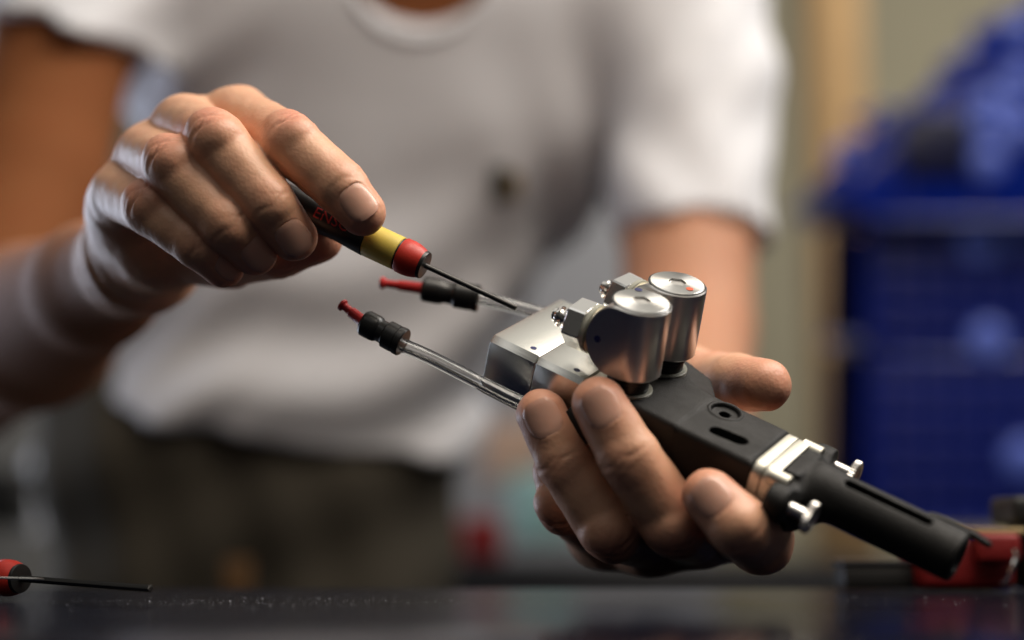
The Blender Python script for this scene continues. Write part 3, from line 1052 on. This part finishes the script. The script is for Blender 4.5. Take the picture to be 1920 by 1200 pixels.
VL, QL, FL = build_hand((0, 0, 440), (100, 98, 650), 0.62, [lr, lm, li, lp, lt], palmL, [(L_CUT, la_dir)], carve=carve_tool)

# arms, neck and trunk at a coarser step
H = 4.0
R_SH = px(330, -90, 1060)
L_SH = px(1235, -60, 1075)
fd = Field((-420, -640, 590), (300, 560, 1290), 5.0)
BD = fd.new(60)
arm_R = [(R_WRIST, R_WRIST + ra_dir * 60, 18, 24), (R_WRIST + ra_dir * 60, R_WRIST + ra_dir * 170, 24, 37), (R_WRIST + ra_dir * 170, R_ELBOW, 37, 37), (R_ELBOW, px(62, 330, 965), 37, 43), (px(62, 330, 965), px(125, 60, 1015), 43, 44), (px(125, 60, 1015), R_SH, 44, 44)]
arm_L = [(L_WRIST, L_WRIST + la_dir * 60, 20, 24), (L_WRIST + la_dir * 60, L_WRIST + la_dir * 150, 24, 33), (L_WRIST + la_dir * 150, L_ELBOW, 33, 34), (L_ELBOW, px(1288, 620, 985), 35, 40), (px(1288, 620, 985), px(1290, 400, 1030), 40, 43), (px(1290, 400, 1030), L_SH, 43, 42)]
for seg in arm_R + arm_L:
    add_cone(fd, BD, *seg, 10, 25)
trunk = [(px(480, 130, 1150), px(900, 130, 1150), 84, 84), (px(470, 560, 1180), px(700, 560, 1180), 82, 82), (px(690, 130, 1150), px(590, 560, 1180), 88, 84),
         (R_SH + np.array([0, 6, 12]), L_SH + np.array([0, 6, 12]), 36, 36), (px(420, 900, 1215), px(560, 900, 1215), 92, 92), (px(585, 560, 1180), px(490, 900, 1215), 86, 95)]
for seg in trunk:
    add_cone(fd, BD, *seg, 40, 60)
neck = px(792, -40, 1100)
head = px(812, -420, 1040)
add_cone(fd, BD, neck, px(800, -240, 1080), 50, 48, 30, 40)
for seg in [(head, head, 78, 78), (head + np.array([0, -40, 25]), head + np.array([0, -50, 40]), 82, 80), (head + np.array([0, 60, -30]), head + np.array([0, 50, -10]), 46, 55),
            (head + np.array([0, -5, -80]), head + np.array([0, 22, -94]), 9, 13), (head + np.array([-78, 5, 20]), head + np.array([-80, 35, 15]), 12, 9), (head + np.array([78, 5, 20]), head + np.array([80, 35, 15]), 12, 9)]:
    add_cone(fd, BD, *seg, 22, 30)
X, Y, Z = np.ix_(*fd.ax)
for (p, n) in ((R_CUT - ra_dir * 9, -ra_dir), (L_CUT - la_dir * 9, -la_dir)):
    near = np.sqrt((X - p[0]) ** 2 + (Y - p[1]) ** 2 + (Z - p[2]) ** 2) < 130
    pl = (X - p[0]) * n[0] + (Y - p[1]) * n[1] + (Z - p[2]) * n[2]
    BD = np.where(near, np.maximum(BD, pl), BD)
VB, QB = surface_nets(BD, fd.lo, fd.h)

person = empty('person', cw(px(550, 1300, 1200)), 'person in a white T-shirt and dark trousers working with both hands over the bench', 'person')
allV = np.vstack([VR, VL, VB])
allQ = np.vstack([QR, QL + len(VR), QB + len(VR) + len(VL)])
# arms browner than the hands: tan, plus their shade put into the colour
_t = (allV - R_WRIST) @ ra_dir
tan = np.clip((_t + 15) / 45, 0, 1) * 0.75 + np.clip((_t - 200) / 60, 0, 1) * 0.25
lm_ = allV[:, 0] > 0
tan[lm_] = np.clip(((allV[lm_] - L_WRIST) @ la_dir + 5) / 70, 0, 1) * 0.40
make('body', (cw(allV), allQ), M['skin'], person, angle=0, attr={'tan': tan, 'flush': np.concatenate([FR, FL, np.full(len(VB), 0.15)])})

for f in (ri, rm, rg, rp, lr, lm, li):
    tp, e, n, s_, r = nail_frame(f)
    nx_, ny_ = 13, 13
    xc = 0.55 * r - f.nl / 2
    P = []
    for layer in (0.62, -0.25):
        for i in range(nx_):
            for j in range(ny_):
                a = -1 + 2 * i / (nx_ - 1); b = -1 + 2 * j / (ny_ - 1)
                # square -> superellipse
                m_ = max(abs(a), abs(b)); l3 = (abs(a) ** 3 + abs(b) ** 3) ** (1 / 3) or 1
                k = m_ / l3 if l3 else 1
                x = xc + a * k * f.nl / 2 * 1.03; y = b * k * f.nw / 2 * 1.03
                z = float(nail_z(np.float64(x), np.float64(y), r, f.sl)) + layer - (0.22 if m_ > 0.99 and layer > 0 else 0)
                P.append(tp + e * x + s_ * y + n * z)
    Fc = []
    q = nx_ * ny_
    for i in range(nx_ - 1):
        for j in range(ny_ - 1):
            o = i * ny_ + j
            Fc.append((o, o + 1, o + ny_ + 1, o + ny_)); Fc.append((q + o, q + o + ny_, q + o + ny_ + 1, q + o + 1))
    ring = [j for j in range(ny_)] + [i * ny_ + ny_ - 1 for i in range(1, nx_)] + [(nx_ - 1) * ny_ + j for j in range(ny_ - 2, -1, -1)] + [i * ny_ for i in range(nx_ - 2, 0, -1)]
    for a, b in zip(ring, ring[1:] + ring[:1]):
        Fc.append((a, q + a, q + b, b))
    make('fingernail', (cw(np.array(P)), Fc), M['nail'], person, angle=60)

# T-shirt
fd = Field((-330, -330, 930), (260, 170, 1300), 4.0)
SD = fd.new(60)
shirt = [(px(480, 130, 1150), px(900, 130, 1150), 97, 97), (px(470, 540, 1185), px(690, 540, 1185), 92, 92), (px(690, 130, 1150), px(580, 540, 1185), 100, 97), (px(930, 150, 1155), px(1010, 170, 1150), 92, 82), (px(900, 200, 1155), px(720, 540, 1185), 95, 92), (px(1010, 170, 1150), px(1235, 60, 1100), 78, 62),
         (px(330, -60, 1080), px(1230, -40, 1090), 62, 60), (px(400, 790, 1200), px(640, 800, 1200), 104, 100), (px(580, 540, 1185), px(520, 790, 1200), 95, 108),
         (px(440, -80, 1110), px(1130, -80, 1110), 70, 68)]
for seg in shirt:
    add_cone(fd, SD, *seg, 45, 60)
X, Y, Z = np.ix_(*fd.ax)
IX = 960 + F * X / Z; IY = 600 + F * Y / Z
# hem: a hanging curve
hem = 742 + 0.30 * (IX - 165) - 0.00075 * np.maximum(IX - 480, 0) ** 2
SD = np.maximum(SD, (IY - hem) * 0.35)
LSL = fd.new(60)
for seg in [(L_SH, px(1293, 160, 1060), 66, 56), (px(1293, 160, 1060), px(1298, 520, 1012), 54, 49.5)]:
    add_cone(fd, LSL, *seg, 20, 40)
sd_ = unit(px(1298, 520, 1012) - px(1293, 160, 1060))
p0 = px(1296, 462, 1030)
LSL = np.maximum(LSL, (X - p0[0]) * sd_[0] + (Y - p0[1]) * sd_[1] + (Z - p0[2]) * sd_[2])
RSL = fd.new(60)
for seg in [(R_SH, px(160, 30, 1030), 66, 58), (px(160, 30, 1030), px(60, 240, 960), 57, 53)]:
    add_cone(fd, RSL, *seg, 20, 40)
sd_ = unit(px(60, 240, 960) - px(240, -40, 1050))
p0 = px(130, 66, 1010); sd_ = unit((-0.3, 0.95, 0.0))
RSL = np.maximum(RSL, (X - p0[0]) * sd_[0] + (Y - p0[1]) * sd_[1] + (Z - p0[2]) * sd_[2])
SD = smin(SD, smin(LSL, RSL, 5), 22)
# folds of the cloth
f1 = np.sin((X * 0.45 + Y * 1.0) * 0.075 + np.sin(X * 0.02) * 2.0) * 6.5 * np.clip((Y + 120) / 160, 0, 1) * np.clip((120 - X) / 100, 0, 1)
f2 = np.sin((X * 0.9 - Y * 0.5) * 0.11 + Z * 0.03) * 4.5 * np.exp(-((X - 60) / 60) ** 2 - ((Y + 40) / 110) ** 2)
f3 = np.sin(Y * 0.11 + X * 0.09 + np.sin(X * 0.05) * 2) * 1.3 * np.clip((X - 75) / 30, 0, 1)
f4 = np.sin((Y + X * 0.8) * 0.12) * 3.0 * np.clip((-150 - X) / 60, 0, 1)
SD = SD + (f1 + f2 + f3 + f4).astype(np.float32)
# neck opening
nb = px(790, -70, 985); na = px(800, -200, 1110)
opening = cone_val((X, Y, Z), px(788, -75, 960), px(796, -150, 1140), 45, 62)
SD = np.maximum(SD, -opening)
V, Q = surface_nets(SD.astype(np.float32), fd.lo, fd.h)
ws = cw(V)
tshirt = make('t_shirt', (ws, Q), M['shirt'], person, angle=0)
tree = BVHTree.FromPolygons([Vector(v) for v in ws], Q.tolist())
# ribbed collar following the opening
pts = []
for t in np.linspace(0, 2 * math.pi, 48, endpoint=False):
    c0 = np.array([788, -75]); rr_ = 138
    ix, iy = 788 + rr_ * math.cos(t), -68 + rr_ * math.sin(t)
    d = Vector(cw(px(ix, iy, 1000)) - cw(np.zeros(3))).normalized()
    hit = tree.ray_cast(Vector(cw(np.zeros(3))), d)
    if hit[0] is not None and -20 < iy:
        pts.append((math.atan2(iy + 68, ix - 788), np.array(hit[0])))
pts.sort(key=lambda q: q[0])
if len(pts) > 5:
    V, Fc = tube(np.array([p for _, p in pts]), 0.0024, 10)
    make('collar', (V, Fc), M['shirt'], tshirt)


def patch(cx, cy, w_, h_, m, name, off):
    V = []; n = 6
    o0 = Vector(cw(np.zeros(3)))
    for j in range(n):
        for i in range(n):
            d = (Vector(cw(px(cx + w_ * (i / (n - 1) - .5), cy + h_ * (j / (n - 1) - .5), 1000))) - o0).normalized()
            hit = tree.ray_cast(o0, d)
            V.append(np.array(hit[0] - d * off))
    V += [v + np.array(d) * off * 0.9 for v in V]
    q = n * n
    Fc = [(j * n + i, j * n + i + 1, (j + 1) * n + i + 1, (j + 1) * n + i) for j in range(n - 1) for i in range(n - 1)]
    Fc += [tuple(q + k for k in f[::-1]) for f in Fc]
    ring = [j for j in range(n)] + [i * n + n - 1 for i in range(1, n)] + [(n - 1) * n + j for j in range(n - 2, -1, -1)] + [i * n for i in range(n - 2, 0, -1)]
    Fc += [(a, b, q + b, q + a) for a, b in zip(ring, ring[1:] + ring[:1])]
    make(name, (np.array(V), Fc), m, tshirt)


patch(938, 345, 34, 66, M['badge_dark'], 'chest_emblem', 0.0016)
patch(966, 348, 20, 44, M['badge_gold'], 'chest_emblem', 0.0016)

# trousers
fd = Field((-380, -60, 1040), (60, 470, 1400), 6.0)
TD = fd.new(60)
for seg in [(px(340, 830, 1215), px(590, 840, 1215), 100, 100), (px(365, 830, 1215), px(340, 1500, 1235), 110, 98), (px(585, 830, 1215), px(610, 1500, 1235), 108, 98)]:
    add_cone(fd, TD, *seg, 30, 50)
X, Y, Z = np.ix_(*fd.ax)
TD = TD + (np.sin(Y * 0.07 + X * 0.03) * 3.0 + np.sin(X * 0.11 - Y * 0.02) * 2.0).astype(np.float32)
V, Q = surface_nets(TD, fd.lo, fd.h)
trs = make('trousers', (cw(V), Q), M['trousers'], person, angle=0)
V, Fc = box((-9, -13, -4), (9, 13, 4), 1.5)
make('belt_tag', (frame_fn(px(446, 1085, 1095), (0, 0, 1), (1, 0, 0))(V), Fc), M['orange'], trs)


# ------------------------------------------------------------------ background things
def lensbox(name, x0, x1, y0, y1, d, depth, m, label, cat, group=None, bev=4.0):
    """upright box whose near face spans the given part of the view at distance d (mm)"""
    a = cw(px(x0, y0, d)); b = cw(px(x1, y1, d))
    lo = (min(a[0], b[0]), a[1], b[2]); hi = (max(a[0], b[0]), a[1] + depth * 0.001, a[2])
    return make(name, box(lo, hi, bev * 0.001, 2), m, label=label, cat=cat, group=group)


lensbox('timber_post', 1512, 1612, -250, 1180, 2300, 90, M['wood'], 'blurred upright timber post between the sleeve and the blue bins', 'post', bev=5)
lensbox('cabinet', 560, 1330, 320, 1140, 2900, 300, M['palegrey'], 'pale grey cabinet standing against the wall behind the sleeve', 'cabinet')
lensbox('cardboard_box', 905, 1015, 790, 900, 1900, 150, M['peach'], 'peach cardboard box behind the teal container', 'box')
tcl = lensbox('plastic_container', 955, 1075, 885, 1020, 1750, 120, M['teal'], 'pale teal plastic container beyond the left hand', 'container', bev=8)
lensbox('red_case', 862, 945, 968, 1050, 1600, 60, M['pouch'], 'blurred red case low beside the teal container', 'case', bev=8)
b2 = empty('back_bench', cw(px(1100, 1100, 1900)), 'dark low bench behind the person carrying the containers', 'bench')
a = cw(px(640, 1056, 1560)); b = cw(px(1720, 1130, 1560))
make('bench_top', box((a[0], a[1], b[2]), (b[0], a[1] + 0.55, a[2]), 0.004), M['table_edge'], b2)
for fx in (a[0] + .04, b[0] - .04):
    make('leg', box((fx - .03, a[1] + .05, -0.90), (fx + .03, a[1] + .11, b[2]), 0.004), M['table_edge'], b2)
# left edge
lensbox('locker', -260, 70, 690, 1180, 2600, 300, M['grey'], 'grey locker at the left edge behind the trousers', 'locker')
lensbox('monitor', -140, 36, 880, 990, 1500, 60, M['black'], 'small black device at the left edge', 'device', bev=6)
lensbox('paper_roll', 46, 74, 850, 1000, 1700, 40, M['white_panel'], 'narrow white upright roll beside the black device', 'roll', bev=12)
lensbox('window_panel', -420, 16, -260, 200, 2500, 30, M['white_panel'], 'white panel in place of a bright window at the top left corner', 'board')  # plain white panel put in for the window's brightness


# blue open-front bins
def bin_(name, d, prof, depth, label, rib_x=6, rib_y=4, highlight_discs=(), plate=None):
    """open bin seen from the side; prof is the side outline in photo pixels at distance d"""
    root = empty(name, cw(px(prof[0][0], max(p[1] for p in prof), d)), label, 'bin', 'blue storage bins stacked at the right')
    P = [px(x, y, d) for x, y in prof]
    def slab(z0, z1):
        V, Fc = prism([(p[0], p[1]) for p in P], z0, z1, 1.5, 2)
        return cw(V), Fc
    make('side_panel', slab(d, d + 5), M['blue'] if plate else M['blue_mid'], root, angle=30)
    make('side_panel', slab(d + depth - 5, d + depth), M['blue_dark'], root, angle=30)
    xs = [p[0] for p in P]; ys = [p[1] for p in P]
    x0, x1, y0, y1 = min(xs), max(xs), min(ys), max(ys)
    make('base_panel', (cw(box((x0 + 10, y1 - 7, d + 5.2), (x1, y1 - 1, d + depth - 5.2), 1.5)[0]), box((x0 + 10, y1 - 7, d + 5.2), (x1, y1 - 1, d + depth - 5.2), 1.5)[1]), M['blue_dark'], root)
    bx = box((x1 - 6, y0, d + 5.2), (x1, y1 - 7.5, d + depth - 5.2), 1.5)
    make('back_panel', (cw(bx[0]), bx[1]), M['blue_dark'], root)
    inside = lambda x, y: sum(((P[i][1] > y) != (P[i - 1][1] > y)) and (x < (P[i - 1][0] - P[i][0]) * (y - P[i][1]) / (P[i - 1][1] - P[i][1]) + P[i][0]) for i in range(len(P))) % 2 == 1
    for i in range(1, rib_x):
        x = x0 + (x1 - x0) * i / rib_x
        yy = [y for y in np.linspace(y0, y1, 80) if inside(x, y)]
        if len(yy) > 6:
            bx = box((x - 2.2, yy[0] + 3, d - 4), (x + 2.2, yy[-1] - 3, d + 1), 1.2)
            make('rib', (cw(bx[0]), bx[1]), M['rib_blue'], root)
    for j in range(1, rib_y):
        y = y0 + (y1 - y0) * j / rib_y
        xx = [x for x in np.linspace(x0, x1, 120) if inside(x, y)]
        if len(xx) > 6:
            bx = box((xx[0] + 3, y - 2.2, d - 5), (xx[-1] - 3, y + 2.2, d + 1), 1.2)
            make('rib', (cw(bx[0]), bx[1]), M['rib_blue'], root)
    for (x, y, r) in highlight_discs:  # pale domes painted in as the blurred highlights
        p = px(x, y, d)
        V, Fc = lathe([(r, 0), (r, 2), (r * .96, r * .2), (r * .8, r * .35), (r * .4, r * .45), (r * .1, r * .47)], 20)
        make('highlight_disc', (frame_fn(p, (0, 0, -1), (1, 0, 0))(V), Fc), M['lilac'], root)
    if plate:  # dark plate painting the shade of the bin's interior
        a_, b_ = px(plate[0], plate[1], d), px(plate[2], plate[3], d)
        bx = box((a_[0], a_[1], d - 7), (b_[0], b_[1], d - 0.5), 2.0)
        make('shade_plate', (cw(bx[0]), bx[1]), M['shade_blue'], root)
    # front lip and rim
    lip = [P[0], P[1]]
    V, Fc = tube(np.array([np.append(p[:2], d - 2) for p in P] ), 4.5, 8)
    make('rim', (cw(V), Fc), M['blue'], root)
    V, Fc = tube(np.array([(P[0][0], P[0][1], d), (P[0][0], P[0][1], d + depth)]), 6.0, 8)
    make('front_lip', (cw(V), Fc), M['blue'], root)
    return root


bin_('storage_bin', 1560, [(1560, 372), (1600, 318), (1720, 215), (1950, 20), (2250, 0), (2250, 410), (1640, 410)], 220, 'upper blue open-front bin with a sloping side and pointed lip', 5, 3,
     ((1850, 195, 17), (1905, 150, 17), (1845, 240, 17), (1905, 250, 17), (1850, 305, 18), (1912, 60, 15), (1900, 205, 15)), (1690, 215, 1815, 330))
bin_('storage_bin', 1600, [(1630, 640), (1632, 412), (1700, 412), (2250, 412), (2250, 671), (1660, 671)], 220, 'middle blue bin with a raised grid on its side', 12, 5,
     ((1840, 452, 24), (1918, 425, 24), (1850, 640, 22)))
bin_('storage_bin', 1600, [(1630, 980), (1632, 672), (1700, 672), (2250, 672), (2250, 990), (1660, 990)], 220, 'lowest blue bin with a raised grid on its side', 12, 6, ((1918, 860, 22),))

# coiled hose ends spilling out of the upper bin along its slope
up = [o for o in bpy.data.objects if o.name == 'storage_bin'][0]
g1, g2 = Geo(), Geo()
for i in range(95):
    t = rng.uniform(0, 1)
    x = 1575 + 400 * t + rng.normal(0, 14); y = 352 - 325 * t + rng.normal(0, 26) - 10 + 16 * math.sin(t * 40)
    c = px(x, y, 1560 + rng.uniform(8, 150)); R_ = rng.uniform(7, 17); r_ = rng.uniform(2.2, 4.0)
    n = unit(rng.normal(0, 1, 3) + np.array([0, 0, -0.6])); a_ = unit(np.cross(n, [0.3, 1, 0.2])); b_ = np.cross(n, a_)
    ring = np.array([c + R_ * (math.cos(q) * a_ + math.sin(q) * b_) for q in np.linspace(0, 2 * math.pi, 15)])
    V, Fc = tube(ring, r_, 7)
    (g1 if i % 4 else g2).add(V, Fc, cw)
make('hose_coils', g1, M['bright_blue'], up, kind='stuff')
make('hose_coils', g2, M['lilac'], up, kind='stuff')

# red pouch on the table at right
zt = 0.0
pch = empty('tool_pouch', cw(px(1810, 1100, 600)), 'red tool pouch with a steel clip on the table at right', 'pouch')
pch.location.z = 0.0
def tabbox(x0, x1, y0, y1, d, depth, bev):
    a = cw(px(x0, y0, d)); b = cw(px(x1, y1, d))
    return box((a[0], a[1], max(b[2], 0.0005)), (b[0], a[1] + depth * .001, a[2]), bev * .001, 3)
make('pocket', tabbox(1722, 1905, 1008, 1125, 585, 32, 3.5), M['pouch'], pch, angle=50)
make('flap', tabbox(1832, 1915, 1000, 1055, 578, 6, 2.0), M['pouch'], pch, angle=50)
make('binding', tabbox(1826, 1925, 990, 1004, 580, 36, 1.0), M['trim'], pch)
P = bez([px(1902, 1030, 573), px(1905, 1044, 572), px(1896, 1068, 571), px(1886, 1088, 572), px(1878, 1094, 573)], 6)
V, Fc = tube(P, 0.9, 8)
make('clip', (cw(V), Fc), M['chrome'], pch)
st = empty('stand', cw(px(1930, 1090, 590)), 'black stand at the right edge beside the red pouch', 'stand')
st.location.z = 0.0
make('post', tabbox(1914, 1990, 935, 1125, 592, 20, 2.0), M['black'], st)
make('head', tabbox(1898, 1990, 930, 985, 588, 30, 2.5), M['hole'], st)
bd = empty('tool_tray', cw(px(1640, 1080, 640)), 'low dark tray behind the nozzle at the table edge', 'tray')
a = cw(px(1568, 1066, 608)); b = cw(px(1722, 1100, 608))
bd.location.z = 0.0
make('tray_body', box((a[0], 0.600, 0.0005), (b[0], 0.620, a[2] + 0.001), 0.001), M['hole'], bd)
make('rim', box((a[0] - .0005, 0.5995, a[2] + 0.0012), (b[0] + .001, 0.621, a[2] + 0.0035), 0.0008), M['table_edge'], bd)
